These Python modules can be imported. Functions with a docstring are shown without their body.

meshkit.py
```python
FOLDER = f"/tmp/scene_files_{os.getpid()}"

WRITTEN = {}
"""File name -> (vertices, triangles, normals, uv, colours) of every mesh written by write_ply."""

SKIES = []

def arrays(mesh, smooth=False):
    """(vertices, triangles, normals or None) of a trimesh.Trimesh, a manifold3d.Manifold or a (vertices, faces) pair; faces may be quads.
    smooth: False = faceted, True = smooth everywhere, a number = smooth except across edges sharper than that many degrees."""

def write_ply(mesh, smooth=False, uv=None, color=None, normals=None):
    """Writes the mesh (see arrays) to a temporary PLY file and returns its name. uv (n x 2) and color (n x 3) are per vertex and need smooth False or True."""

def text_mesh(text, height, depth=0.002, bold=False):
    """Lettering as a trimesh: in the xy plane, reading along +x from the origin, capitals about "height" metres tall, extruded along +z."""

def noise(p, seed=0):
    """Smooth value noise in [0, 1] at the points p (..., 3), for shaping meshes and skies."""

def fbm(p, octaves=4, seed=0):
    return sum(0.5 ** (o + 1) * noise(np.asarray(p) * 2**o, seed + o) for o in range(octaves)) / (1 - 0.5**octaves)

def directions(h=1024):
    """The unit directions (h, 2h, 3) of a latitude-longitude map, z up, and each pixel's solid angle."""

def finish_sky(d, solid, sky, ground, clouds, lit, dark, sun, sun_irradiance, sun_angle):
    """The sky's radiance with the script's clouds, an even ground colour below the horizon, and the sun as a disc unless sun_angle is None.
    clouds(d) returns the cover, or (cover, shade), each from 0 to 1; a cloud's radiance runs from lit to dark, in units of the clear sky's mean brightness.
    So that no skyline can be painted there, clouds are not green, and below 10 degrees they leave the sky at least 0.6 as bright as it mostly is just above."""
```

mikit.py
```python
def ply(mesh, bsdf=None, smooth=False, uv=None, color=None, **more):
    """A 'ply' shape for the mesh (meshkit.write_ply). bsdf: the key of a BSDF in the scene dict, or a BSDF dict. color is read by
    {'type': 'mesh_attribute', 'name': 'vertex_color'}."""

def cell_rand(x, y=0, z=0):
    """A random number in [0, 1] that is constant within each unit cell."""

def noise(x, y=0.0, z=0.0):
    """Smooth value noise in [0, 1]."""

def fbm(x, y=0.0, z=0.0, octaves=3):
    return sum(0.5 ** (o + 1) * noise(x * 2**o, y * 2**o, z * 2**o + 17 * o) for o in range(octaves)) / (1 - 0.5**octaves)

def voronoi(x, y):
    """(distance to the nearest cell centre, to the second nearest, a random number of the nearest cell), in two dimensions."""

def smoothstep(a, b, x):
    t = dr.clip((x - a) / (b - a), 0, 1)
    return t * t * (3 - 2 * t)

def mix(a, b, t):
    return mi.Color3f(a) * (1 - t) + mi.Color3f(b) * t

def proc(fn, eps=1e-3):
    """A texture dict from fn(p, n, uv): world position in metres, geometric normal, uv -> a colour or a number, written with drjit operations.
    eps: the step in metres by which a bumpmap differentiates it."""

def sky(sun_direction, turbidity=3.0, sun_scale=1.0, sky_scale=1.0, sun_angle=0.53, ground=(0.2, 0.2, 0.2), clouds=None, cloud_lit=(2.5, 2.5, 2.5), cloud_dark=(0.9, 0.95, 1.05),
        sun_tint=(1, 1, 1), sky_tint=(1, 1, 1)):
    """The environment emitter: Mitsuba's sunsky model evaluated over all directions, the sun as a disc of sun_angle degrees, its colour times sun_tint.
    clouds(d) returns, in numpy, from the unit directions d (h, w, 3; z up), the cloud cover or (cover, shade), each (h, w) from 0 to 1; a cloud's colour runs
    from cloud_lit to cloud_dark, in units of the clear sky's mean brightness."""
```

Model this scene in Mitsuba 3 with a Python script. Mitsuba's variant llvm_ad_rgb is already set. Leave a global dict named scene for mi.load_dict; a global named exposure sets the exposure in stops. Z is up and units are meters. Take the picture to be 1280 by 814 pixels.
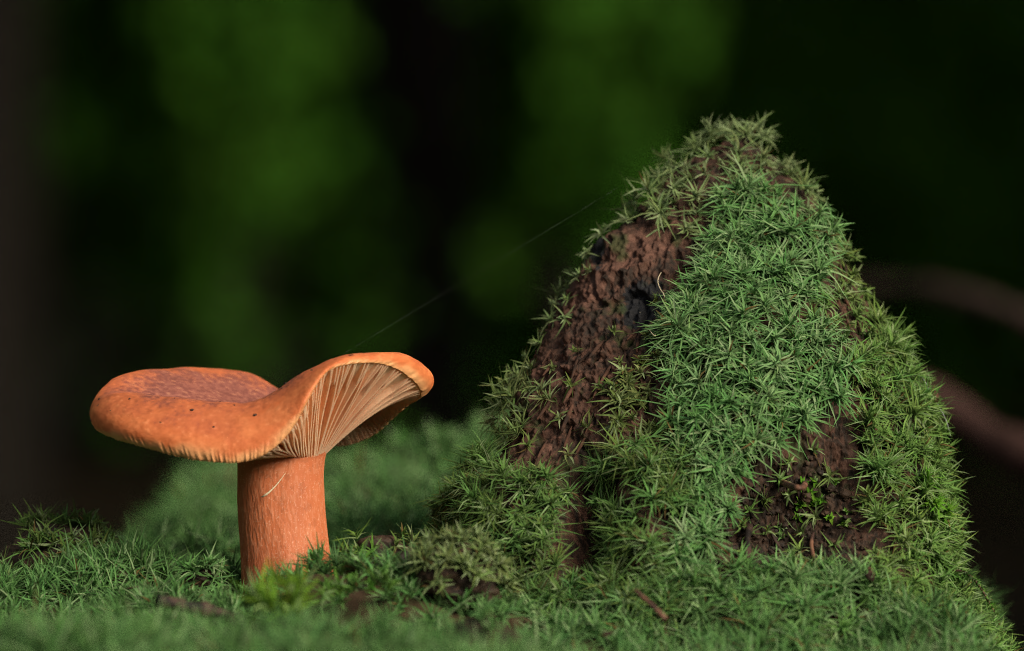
import math, numpy as np, trimesh, drjit as dr, mitsuba as mi, mikit, meshkit
from scipy.interpolate import CubicSpline
from mikit import proc, noise, fbm, smoothstep, mix
T = mi.ScalarTransform4f
rng = np.random.default_rng(11)
scene, labels = {}, {}

# ------------------------------------------------------------------ camera, sky, exposure
DIST, WIDTH = 1.30, 0.185                      # focus distance, width of the frame in the plane of the mushroom
CZ, PITCH = 0.0474, math.radians(2.0)
EYE = np.array([0, -DIST, CZ + DIST * math.tan(PITCH)])
AIM = np.array([0, 0, CZ])
scene['camera'] = {'type': 'thinlens', 'to_world': T().look_at(origin=EYE.tolist(), target=AIM.tolist(), up=[0, 0, 1]),
                   'fov': math.degrees(2 * math.atan(WIDTH / 2 / np.linalg.norm(AIM - EYE))), 'fov_axis': 'x',
                   'aperture_radius': 0.0095, 'focus_distance': float(np.linalg.norm(AIM - EYE)) - 0.004, 'near_clip': 0.02, 'far_clip': 300.0}
SUN = (0.60, -0.69, 0.48)
scene['sky'] = mikit.sky(SUN, turbidity=3, sun_scale=0.30, sun_angle=28, sky_scale=1.0, sun_tint=(0.87, 1.0, 1.22), clouds=lambda d: 1.0,
                         cloud_lit=(0.30, 0.325, 0.35), ground=(0.04, 0.05, 0.03))
exposure = 4.0

FWD = (AIM - EYE) / np.linalg.norm(AIM - EYE)
UPV = np.array([0, -FWD[2], FWD[1]])
def at(px, py, Y=0.0):
    """The point at depth Y behind a pixel of the 1280 x 814 photograph."""
    s = WIDTH / 1280 / np.linalg.norm(AIM - EYE)
    d = FWD + np.array([1, 0, 0]) * (px - 640) * s + UPV * (407 - py) * s
    return EYE + d * (Y - EYE[1]) / d[1]
MM = 1e-3
S0 = WIDTH / 1280                               # metres per drawing unit of the stump's elevation drawing

# ------------------------------------------------------------------ helpers
def numbered(name, parent=None):
    full = f'{parent}__{name}' if parent else name
    if full not in USED:
        USED[full] = 0
        return full
    USED[full] += 1
    return f'{full}_{USED[full]:03d}'
USED = {}
def obj(name, mesh, bsdf, parent=None, smooth=True, uv=None, color=None):
    key = numbered(name, parent)
    scene[key] = mikit.ply(mesh, bsdf + '_look', smooth=smooth, uv=uv, color=color)
    return key
def tag(key, label=None, cat=None, group=None, kind=None):
    d = {k: v for k, v in (('label', label), ('category', cat), ('group', group), ('kind', kind)) if v}
    labels[key] = {**labels.get(key, {}), **d}
    return key
def thing(name, label, cat, group=None):
    return tag(numbered(name), label, cat, group)
def unit(v):
    return v / np.maximum(np.linalg.norm(v, axis=-1, keepdims=True), 1e-12)
def grid_faces(n, m, wrap=False):
    i, j = np.meshgrid(np.arange(n - 1), np.arange(m if wrap else m - 1), indexing='ij')
    k = (j + 1) % m
    q = np.stack([i * m + j, (i + 1) * m + j, (i + 1) * m + k, i * m + k], -1).reshape(-1, 4)
    return np.vstack([q[:, [0, 1, 2]], q[:, [0, 2, 3]]])
def tube(pts, radii, sides=7, wob=0.0, sub=6):
    """A closed, slightly uneven tube through the points."""
    pts = np.asarray(pts, float); n = len(pts)
    t = np.arange(n); tt = np.linspace(0, n - 1, (n - 1) * sub + 1)
    p = CubicSpline(t, pts)(tt) if n > 2 else pts[0] + (pts[1] - pts[0]) * (tt / (n - 1))[:, None]
    r = np.interp(tt, t, np.broadcast_to(radii, (n,)))
    r = r * (1 + wob * (meshkit.noise(p / (np.mean(r) * 3.0)) - 0.5) * 2)
    d = unit(np.gradient(p, axis=0)); ref = np.array([0, 0, 1.0]) if abs(d[0, 2]) < 0.8 else np.array([1.0, 0, 0])
    a = unit(np.cross(d, ref)); b = np.cross(d, a)
    ang = np.arange(sides) * 2 * math.pi / sides
    ring = np.cos(ang)[None, :, None] * a[:, None] + np.sin(ang)[None, :, None] * b[:, None]
    v = p[:, None] + ring * r[:, None, None] * (1 + wob * (meshkit.noise((p[:, None] + ring * r[:, None, None]) / (np.mean(r) * 1.3), 5) - 0.5))[..., None]
    f = grid_faces(len(p), sides, True)
    v = np.vstack([v.reshape(-1, 3), p[:1], p[-1:]]); N = len(p) * sides
    j = np.arange(sides); k = (j + 1) % sides
    f = np.vstack([f, np.stack([j, k, j * 0 + N], 1), np.stack([N - sides + k, N - sides + j, j * 0 + N + 1], 1)])
    return v, f
def blob(c, r, squash=(1, 1, 1), amp=0.3, freq=1.5, sub=3, seed=0):
    m = trimesh.creation.icosphere(subdivisions=sub)
    v = np.array(m.vertices)
    d = 1 + amp * 2 * (meshkit.fbm(v * freq + seed * 7.3, 4, seed) - 0.5)
    return v * d[:, None] * np.asarray(squash) * r + np.asarray(c), np.array(m.faces)
def merge(parts):
    vs, fs, at_ = [], [], 0
    for v, f in parts:
        vs.append(v); fs.append(f + at_); at_ += len(v)
    return np.vstack(vs), np.vstack(fs)

# ------------------------------------------------------------------ materials
def rgb(*c): return {'type': 'rgb', 'value': list(c)}
def mat(name, col, rough=0.7, spec=0.3, bump=None, bscale=1.0, eps=1e-4, **kw):
    b = {'type': 'principled', 'base_color': col, 'roughness': rough, 'specular': spec, **kw}
    if bump is not None:
        b = {'type': 'bumpmap', 'height': proc(bump, eps), 'scale': bscale, 'bsdf': b}
    scene[name + '_look'] = {'type': 'twosided', 'bsdf': b}
VCOL = {'type': 'mesh_attribute', 'name': 'vertex_color'}
scene['moss_leaf_look'] = {'type': 'principledthin', 'base_color': VCOL, 'roughness': 0.36, 'spec_trans': 0.0, 'diff_trans': 0.38, 'eta': 1.4}
scene['tree_leaf_look'] = {'type': 'twosided', 'bsdf': {'type': 'diffuse', 'reflectance': VCOL}}

def floor_col(p, n, uv):
    a = fbm(p.x * 9, p.y * 9, p.z * 9, 4); b = noise(p.x * 60, p.y * 60, p.z * 60)
    c = mix((0.028, 0.020, 0.013), (0.055, 0.034, 0.020), smoothstep(0.35, 0.65, a))
    return mix(c, (0.020, 0.030, 0.010), smoothstep(0.55, 0.7, b * 0.5 + a * 0.5))
mat('floor', proc(floor_col), 0.9, 0.1)
def soil_col(p, n, uv):
    a = fbm(p.x * 300, p.y * 300, p.z * 300, 4)
    b = noise(p.x * 1500, p.y * 1500, p.z * 1500)
    c = mix((0.012, 0.008, 0.006), (0.042, 0.024, 0.015), smoothstep(0.3, 0.7, a))
    return mix(c, (0.08, 0.045, 0.027), smoothstep(0.75, 0.95, b))
mat('soil', proc(soil_col), 0.75, 0.3, bump=lambda p, n, uv: fbm(p.x * 900, p.y * 900, p.z * 900, 3), bscale=0.0006)
def wood_col(p, n, uv):
    big = fbm(p.x * 70 + 3, p.y * 70, p.z * 60, 3)
    fine = fbm(p.x * 1300, p.y * 1300, p.z * 240, 4)
    c = mix((0.017, 0.011, 0.008), (0.075, 0.036, 0.024), smoothstep(0.32, 0.66, fine * 0.75 + big * 0.25))
    # the lighter, red-rotten patch and the charred patch of the bare face: stains with ragged outlines
    def patch(px, py, rx, ry, w=0.5, f=160.0, tilt=0.0):
        x = p.x - (px - 640) * S0; z = p.z - (CZ + (407 - py) * S0)
        xx = x * math.cos(tilt) + z * math.sin(tilt); zz = -x * math.sin(tilt) + z * math.cos(tilt)
        d = dr.sqrt(dr.square(xx / (rx * S0)) + dr.square(zz / (ry * S0))) + (fbm(p.x * f, p.y * f, p.z * f, 5) - 0.5) * 1.5 + (fbm(p.x * 900, p.y * 900, p.z * 420, 3) - .5) * 1.3
        return smoothstep(1.10, 0.85, d) * dr.select(n.y < 0.4, 1.0, 0.0)
    red = mix((0.055, 0.026, 0.018), (0.110, 0.053, 0.037), smoothstep(.3, .7, fbm(p.x * 1100, p.y * 1100, p.z * 700, 3)))
    c = mix(c, red, dr.maximum(patch(790, 315, 70, 22, tilt=0.35), patch(735, 365, 26, 22)))
    c = mix(c, red, patch(700, 500, 42, 60) * smoothstep(0.42, 0.6, fine))
    c = mix(c, red, smoothstep(0.58, 0.66, fbm(p.x * 45 + 9, p.y * 45, p.z * 40, 2)) * smoothstep(0.45, 0.6, fine))
    c = mix(c, (0.010, 0.010, 0.012), dr.maximum(patch(808, 380, 34, 36), patch(748, 318, 14, 16)))
    c = mix(c, mix((0.012, 0.008, 0.006), (0.045, 0.025, 0.016), smoothstep(.4, .7, fine)), patch(985, 640, 92, 66))      # earth lodged in the hollow
    alg = smoothstep(0.60, 0.75, fbm(p.x * 200 + 31, p.y * 200, p.z * 160, 3))
    return mix(c, (0.030, 0.040, 0.012), alg * 0.8)
mat('wood', proc(wood_col), 0.8, 0.25, bump=lambda p, n, uv: fbm(p.x * 1500, p.y * 1500, p.z * 600, 3), bscale=0.0005)
mat('bark_crumb', proc(lambda p, n, uv: mix((0.020, 0.012, 0.009), (0.085, 0.040, 0.026), smoothstep(0.3, 0.7, fbm(p.x * 600, p.y * 600, p.z * 260, 3)))), 0.85, 0.2)
def twig_col(p, n, uv):
    return mix((0.035, 0.016, 0.012), (0.16, 0.075, 0.045), smoothstep(0.35, 0.7, fbm(p.x * 500, p.y * 500, p.z * 500, 3)))
mat('twig', proc(twig_col), 0.6, 0.4)
mat('twig_dark', proc(lambda p, n, uv: mix((0.010, 0.007, 0.006), (0.060, 0.034, 0.026), smoothstep(.35, .7, fbm(p.x * 700, p.y * 700, p.z * 700, 4)))), 0.75, 0.3)
mat('root', proc(lambda p, n, uv: mix((0.022, 0.010, 0.008), (0.052, 0.025, 0.021), fbm(p.x * 60, p.y * 60, p.z * 60, 3))), 0.8, 0.2)
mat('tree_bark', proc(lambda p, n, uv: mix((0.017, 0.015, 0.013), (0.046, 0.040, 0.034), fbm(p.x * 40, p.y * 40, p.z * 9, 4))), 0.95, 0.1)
mat('fibre', rgb(0.62, 0.52, 0.36), 0.5, 0.4)
mat('silk', rgb(0.40, 0.42, 0.45), 0.4, 0.4)

# ------------------------------------------------------------------ the ground
def gauss(x, y, cx, cy, sx, sy): return np.exp(-((x - cx) / sx) ** 2 - ((y - cy) / sy) ** 2)
def sst(a, b, x):
    t = np.clip((x - a) / (b - a), 0, 1); return t * t * (3 - 2 * t)
def ground_z(x, y):
    x, y = np.asarray(x, float), np.asarray(y, float)
    p = np.stack([x, y, x * 0], -1)
    z = -0.004 + 0.021 * (meshkit.fbm(p / 0.028, 3, 3) - 0.5) + 0.004 * (meshkit.noise(p / 0.012, 8) - 0.5)
    z = z + 0.010 * gauss(x, y, -0.02, -0.03, 0.03, 0.03) * 0.3 - sst(-0.035, -0.075, y) * (0.003 + 0.006 * sst(-0.03, 0.03, x))
    z = z - 0.0085 * gauss(x, y, -0.0405, -0.012, 0.015, 0.015)
    z = z - 0.008 * gauss(x, y, -0.085, 0.10, 0.04, 0.05)
    # the second hummock behind, rising to the right
    hump = sst(-0.092, 0.055, x) ** 1.2 * 0.027 * np.exp(-((y - 0.20) / 0.070) ** 2) * (1 - sst(0.045, 0.085, x))
    z = z + hump - 0.055 * sst(0.06, 0.15, y) * (1 - sst(0.15, 0.24, y)) * (1 - sst(-0.08, -0.02, x)) * 0.3
    left = sst(-0.062, -0.115, x) * sst(0.035, 0.11, y)
    z = z - 0.05 * left
    z = z - 0.07 * sst(0.074, 0.115, x) * sst(-0.16, -0.09, y)
    z = z - 0.36 * sst(0.33, 0.75, y) - 0.10 * sst(0.22, 0.6, np.abs(x)) * (1 - sst(0.33, 0.75, y))
    far = np.hypot(x, y)
    z = z + sst(0.8, 3, far) * 0.12 * (meshkit.fbm(p / 0.9, 3, 5) - 0.5) + 4.5 * sst(11, 26, far) + sst(6, 14, far) * 0.5 * (meshkit.noise(p / 3.0, 6) - 0.5)
    return z
def axis_lines(fine0, fine1, step, far):
    mid = np.arange(fine0, fine1, step)
    out = [step]
    while sum(out) < far: out.append(out[-1] * 1.12)
    o = np.cumsum(out)
    return np.concatenate([(fine0 - o)[::-1], mid, fine1 + o])
gx, gy = axis_lines(-0.16, 0.16, 0.0019, 60), axis_lines(-0.20, 0.36, 0.0021, 60)
X, Y = np.meshgrid(gx, gy, indexing='ij')
gv = np.stack([X, Y, ground_z(X, Y)], -1).reshape(-1, 3)
near = (np.abs(gv[:, 0]) < 0.17) & (gv[:, 1] > -0.21) & (gv[:, 1] < 0.37)
gv[near, 2] += 0.0012 * (meshkit.fbm(gv[near] / 0.003, 3, 9) - 0.5)
tag(obj('ground', (gv, grid_faces(len(gx), len(gy))), 'floor'), 'dark forest floor falling away behind the mossy hummock', 'ground', kind='structure')

# ------------------------------------------------------------------ the forest behind and overhead
def leaf_cards(centres, size, cols, up_bias=0.3, r=rng):
    """Folded leaves: two slim triangles pairs each with a crease."""
    n = len(centres)
    a = unit(r.normal(size=(n, 3))); nrm = unit(r.normal(size=(n, 3)) + np.array([0, 0, up_bias * 3]))
    s = unit(np.cross(a, nrm)); a = np.cross(nrm, s)
    L = (size * r.uniform(0.7, 1.3, n))[:, None]
    v = np.stack([centres - a * L * .5, centres + s * L * .27 + nrm * L * .07, centres + a * L * .55 - nrm * L * .08, centres - s * L * .27 + nrm * L * .07], 1)
    f = np.array([[0, 1, 2], [0, 2, 3]])[None] + (np.arange(n) * 4)[:, None, None]
    return v.reshape(-1, 3), f.reshape(-1, 3), np.repeat(cols, 4, 0)
def leaf_tone(n, base, var=0.25, r=rng):
    return np.clip(np.asarray(base) * (1 + var * r.normal(size=(n, 1))) * (1 + 0.08 * r.normal(size=(n, 3))), 0.003, 0.9)
def crown_points(c, rad, n, clumps, r=rng, shell=0.0, soft=False):
    """Leaf places gathered into clumps inside an ellipsoid."""
    d = unit(r.normal(size=(clumps, 3))) * r.uniform(shell, 1, (clumps, 1)) ** 0.5 * np.asarray(rad) + np.asarray(c)
    if soft: d = r.normal(size=(clumps, 3)) * np.asarray(rad) * 0.75 + np.asarray(c)
    k = r.integers(0, clumps, n)
    return d[k] + r.normal(size=(n, 3)) * np.asarray(rad) * 0.62 / clumps ** (1 / 3)
def tree(name, label, cat, base, top, r0, r1, limbs, crown, lean=(0, 0), group=None):
    t = thing(name, label, cat, group)
    bx, by = base; z0 = float(ground_z(bx, by)) - 0.1
    p = [np.array([bx + lean[0] * k, by + lean[1] * k, z0 + (top - z0) * k]) + np.array([math.sin(k * 5 + bx * 9), math.cos(k * 4 + by), 0]) * 0.03 * k for k in (0, .25, .5, .75, 1)]
    m = [tube(p, np.linspace(r0, r1, 5) * np.array([1.25, 1, 1, 1, 1]), 14, 0.18, 10)]
    for (k, v) in limbs:
        s = np.array([np.interp(k, (0, .25, .5, .75, 1), [q[i] for q in p]) for i in range(3)]); e = s + np.array(v)
        m.append(tube([s, (s + e) / 2 + np.array([0, 0, 0.1 * np.linalg.norm(v)]), e], [r1 * .8, r1 * .5, r1 * .2], 7, 0.15, 5))
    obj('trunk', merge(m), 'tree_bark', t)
    cv, cf, cc = leaf_cards(*crown)
    obj('crown', (cv, cf), 'tree_leaf', t, smooth=False, color=cc)
    return t
LEAF = (0.046, 0.138, 0.015)
SUNV = unit(np.array(SUN, float))
SUN_GAPS = [((-0.165, 3.4, 0.20), 0.47), ((0.055, 3.4, 0.19), 0.47)]      # holes in the canopy cut along the sun rays to light two saplings
def shade_canopy(c, rad, n=15000, size=0.20):  # crowns added above the view to keep light off the background
    pts = crown_points(c, rad, n, 70)
    for g, r in SUN_GAPS:
        d = pts - np.array(g); d = d - (d @ SUNV)[:, None] * SUNV
        pts = pts[np.linalg.norm(d, axis=1) > r]
    if c[2] > 1: pts = pts[pts[:, 2] > 0.24 + 0.05 * np.sin(pts[:, 0] * 5)]
    return pts, size, leaf_tone(len(pts), LEAF)
LIMBS = [(.75, (.9, .3, .7)), (.8, (-.8, .4, .8)), (.9, (.3, -.8, .6)), (.95, (-.4, -.6, .6))]
tree('forest_tree', 'tall dark tree trunk at the left edge of the photo', 'tree', (-0.455, 4.6), 5.2, 0.060, 0.045, LIMBS, shade_canopy((-1.6, 4.6, 4.6), (2.6, 2.4, 1.3)))
tree('forest_tree', 'dark blurred tree trunk in the middle between the two bright green patches', 'tree', (-0.085, 5.0), 5.4, 0.045, 0.035, LIMBS, shade_canopy((0.9, 5.2, 4.8), (2.6, 2.4, 1.3)))
tree('forest_tree', 'tall unseen tree added for shade far back beyond the right edge of the view', 'tree', (1.9, 6.6), 5.6, 0.08, 0.05, LIMBS, shade_canopy((2.9, 5.4, 4.6), (2.6, 2.6, 1.4)))  # stands out of view, added for the shade of its crown
tree('forest_tree', 'unseen leafy tree added right of the clearing, low branches shading the forest behind the stump', 'tree', (2.6, 2.2), 5.0, 0.14, 0.06, LIMBS, shade_canopy((1.2, 2.0, 1.7), (2.6, .7, 1.6), 14000))  # unseen tree, its low crown added to darken what lies behind
tree('forest_tree', 'unseen leafy tree added left of the clearing, low branches shading the forest behind the mushroom', 'tree', (-2.6, 2.4), 5.0, 0.14, 0.06, LIMBS, shade_canopy((-1.4, 2.1, 1.7), (2.6, .7, 1.6), 14000))  # unseen counterpart on the left, added for the same shade
tree('forest_tree', 'broad unseen tree added at the far left to block side light', 'tree', (-5.2, 2.6), 5.0, 0.16, 0.07, LIMBS, shade_canopy((-5.0, 2.2, 2.6), (2.0, 2.6, 2.4), 14000))  # unseen, added as a leafy wall against light from the left
tree('forest_tree', 'broad unseen tree added at the far right to block side light', 'tree', (5.2, 2.6), 5.0, 0.16, 0.07, LIMBS, shade_canopy((5.0, 2.2, 2.6), (2.0, 2.6, 2.4), 14000))  # unseen, added as a leafy wall against light from the right
for k, (x, y, c) in enumerate(((-2.2, 9.6, (-2.4, 9.6, 3.6)), (1.6, 10.0, (1.4, 10.0, 3.6)), (5.2, 8.6, (5.2, 8.6, 3.4)), (-5.6, 8.2, (-5.6, 8.0, 3.4)))):
    tree('forest_tree', ('second', 'third', 'rightmost', 'leftmost')[k] + ' of the four unseen shade trees added farthest back, counted from the left', 'tree', (x, y), 4.6, 0.14, 0.07, LIMBS, shade_canopy(c, (2.6, 2.2, 2.0)))  # unseen trees added to close off the sky over the rear shrubs
for k, x in enumerate((-1.15, 1.25)):
    tree('forest_tree', ('left', 'right')[k] + ' one of two low bushy trees added just outside the view to block light', 'tree', (x, 3.1), 1.4, 0.03, 0.012, [(.5, (.3, .1, .2)), (.7, (-.3, -.1, .2))], shade_canopy((x, 3.1, .45), (.55, .5, .75), 9000, .09))  # bushes added outside the view to block light on the trunks
# undergrowth: saplings in gaps of the canopy, hedge-like shrubs farther back
def sapling(label, x, y, z, rad, n, base, size=0.022, cat='sapling', group=None, clumps=40):
    pts = crown_points((x, y, z), rad, n, clumps, soft=True)
    pts = pts[pts[:, 2] > ground_z(pts[:, 0], pts[:, 1]) + 0.02]
    return tree('sapling', label, cat, (x, y + rad[1] * 0.6), z + rad[2] * .7, 0.010, 0.004, [(.5, (.12, .05, .1)), (.6, (-.12, .03, .12)), (.8, (.06, -.08, .1))], (pts, size, leaf_tone(len(pts), base)), group=group)
def bgx(px, Y): return at(px, 400, Y)[0]
def bgz(py, Y): return at(640, py, Y)[2]
sapling('bright green leafy sapling making the blurred patch at upper left', bgx(265, 3.4), 3.4, bgz(60, 3.4), (0.040, 0.08, 0.100), 1500, LEAF, clumps=150)
sapling('bright green leafy sapling making the blurred patch left of the stump tip', bgx(740, 3.4), 3.4, bgz(80, 3.4), (0.042, 0.08, 0.075), 1500, LEAF, clumps=150)
sapling('dim green sapling low between the left trunk and the middle trunk', bgx(320, 3.5), 3.5, bgz(300, 3.5), (0.06, 0.08, 0.11), 330, LEAF)
sapling('dim green sapling behind the right shoulder of the stump', bgx(1090, 7), 7.0, bgz(180, 7), (0.25, 0.15, 0.30), 2500, LEAF, 0.03)
for i, (px, yy, zz, rx, rz) in enumerate([(160, 8.4, 0.3, .6, .7), (420, 9.0, 0.2, .6, .8), (660, 8.6, 0.3, .55, .7), (930, 9.2, 0.3, .7, .8), (1200, 8.6, 0.2, .6, .8)]):
    x = bgx(px, yy); pts = crown_points((x, yy, zz), (rx, .4, rz), 3500, 60)
    k = thing('shrub', ('leftmost', 'second', 'middle', 'fourth', 'rightmost')[i] + ' of the five dim blurred shrubs closing the view far behind the trunks', 'shrub', 'shrubs at the back of the forest')
    gz = float(ground_z(x, yy))
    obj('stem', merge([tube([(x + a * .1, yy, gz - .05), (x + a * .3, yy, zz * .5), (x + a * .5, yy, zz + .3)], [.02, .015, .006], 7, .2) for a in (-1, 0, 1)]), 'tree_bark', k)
    cv, cf, cc = leaf_cards(pts, 0.08, leaf_tone(len(pts), LEAF))
    obj('crown', (cv, cf), 'tree_leaf', k, smooth=False, color=cc)
# fallen branches behind the stump on the right
b1 = [at(px, py, y) for px, py, y in ((1000, 372, .76), (1090, 358, .74), (1160, 362, .72), (1230, 378, .70), (1300, 402, .69), (1420, 470, .67))]
tag(obj('fallen_branch', tube(b1, [.002, .0026, .003, .0032, .003, .003], 9, .4), 'twig_dark'), 'thin brown blurred branch arching behind the stump, the upper one', 'branch')
b2 = [at(px, py, y) for px, py, y in ((1080, 470, .46), (1180, 505, .45), (1240, 548, .44), (1300, 572, .43), (1420, 600, .42))]
tag(obj('fallen_branch', tube(b2, [.003, .0044, .005, .0046, .005], 9, .4), 'root'), 'thick reddish blurred branch low behind the stump, the lower one', 'branch')

# ------------------------------------------------------------------ moss leaves
def blades(base, d, bend, L, W, nrm, cols, fine=True):
    """Narrow lance-shaped moss leaves, hollowed along the middle, all in one mesh."""
    n = len(base)
    ts = np.array([0, .28, .58, .84, 1.0]) if fine else np.array([0, .45, 1.0])
    ws = np.array([.65, 1, .78, .42, 0]) if fine else np.array([.75, .9, 0])
    wave = rng.normal(size=(n, 2)) * np.array([1.0, 0.11])
    c = base[:, None] + (d[:, None] * ts[None, :, None] + bend[:, None] * (ts ** 2)[None, :, None]) * L[:, None, None]
    c = c + unit(np.cross(d, nrm) + wave[:, :1] * nrm)[:, None] * (np.sin(ts * 4.2)[None] * wave[:, 1:] * L[:, None])[..., None]
    tg = unit(d[:, None] + 2 * bend[:, None] * ts[None, :, None])
    s = unit(np.cross(tg, nrm[:, None])); up = np.cross(s, tg)
    w = (W[:, None] * ws[None])[..., None] * 0.5
    k = len(ts) - 1
    if fine:
        v = np.concatenate([np.stack([c[:, :k] - s[:, :k] * w[:, :k] + up[:, :k] * w[:, :k] * .45, c[:, :k], c[:, :k] + s[:, :k] * w[:, :k] + up[:, :k] * w[:, :k] * .45], 2).reshape(n, 3 * k, 3), c[:, k:]], 1)
        f = []
        for i in range(k - 1):
            a, b = 3 * i, 3 * i + 3
            f += [[a, b, b + 1], [a, b + 1, a + 1], [a + 1, b + 1, b + 2], [a + 1, b + 2, a + 2]]
        a = 3 * (k - 1); f += [[a, 3 * k, a + 1], [a + 1, 3 * k, a + 2]]
    else:
        v = np.concatenate([np.stack([c[:, :k] - s[:, :k] * w[:, :k], c[:, :k] + s[:, :k] * w[:, :k]], 2).reshape(n, 2 * k, 3), c[:, k:]], 1)
        f = [[0, 2, 3], [0, 3, 1], [2, 4, 3]]
    m = v.shape[1]; f = np.array(f)
    return v.reshape(-1, 3), (f[None] + (np.arange(n) * m)[:, None, None]).reshape(-1, 3), np.repeat(cols, m, 0)
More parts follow.
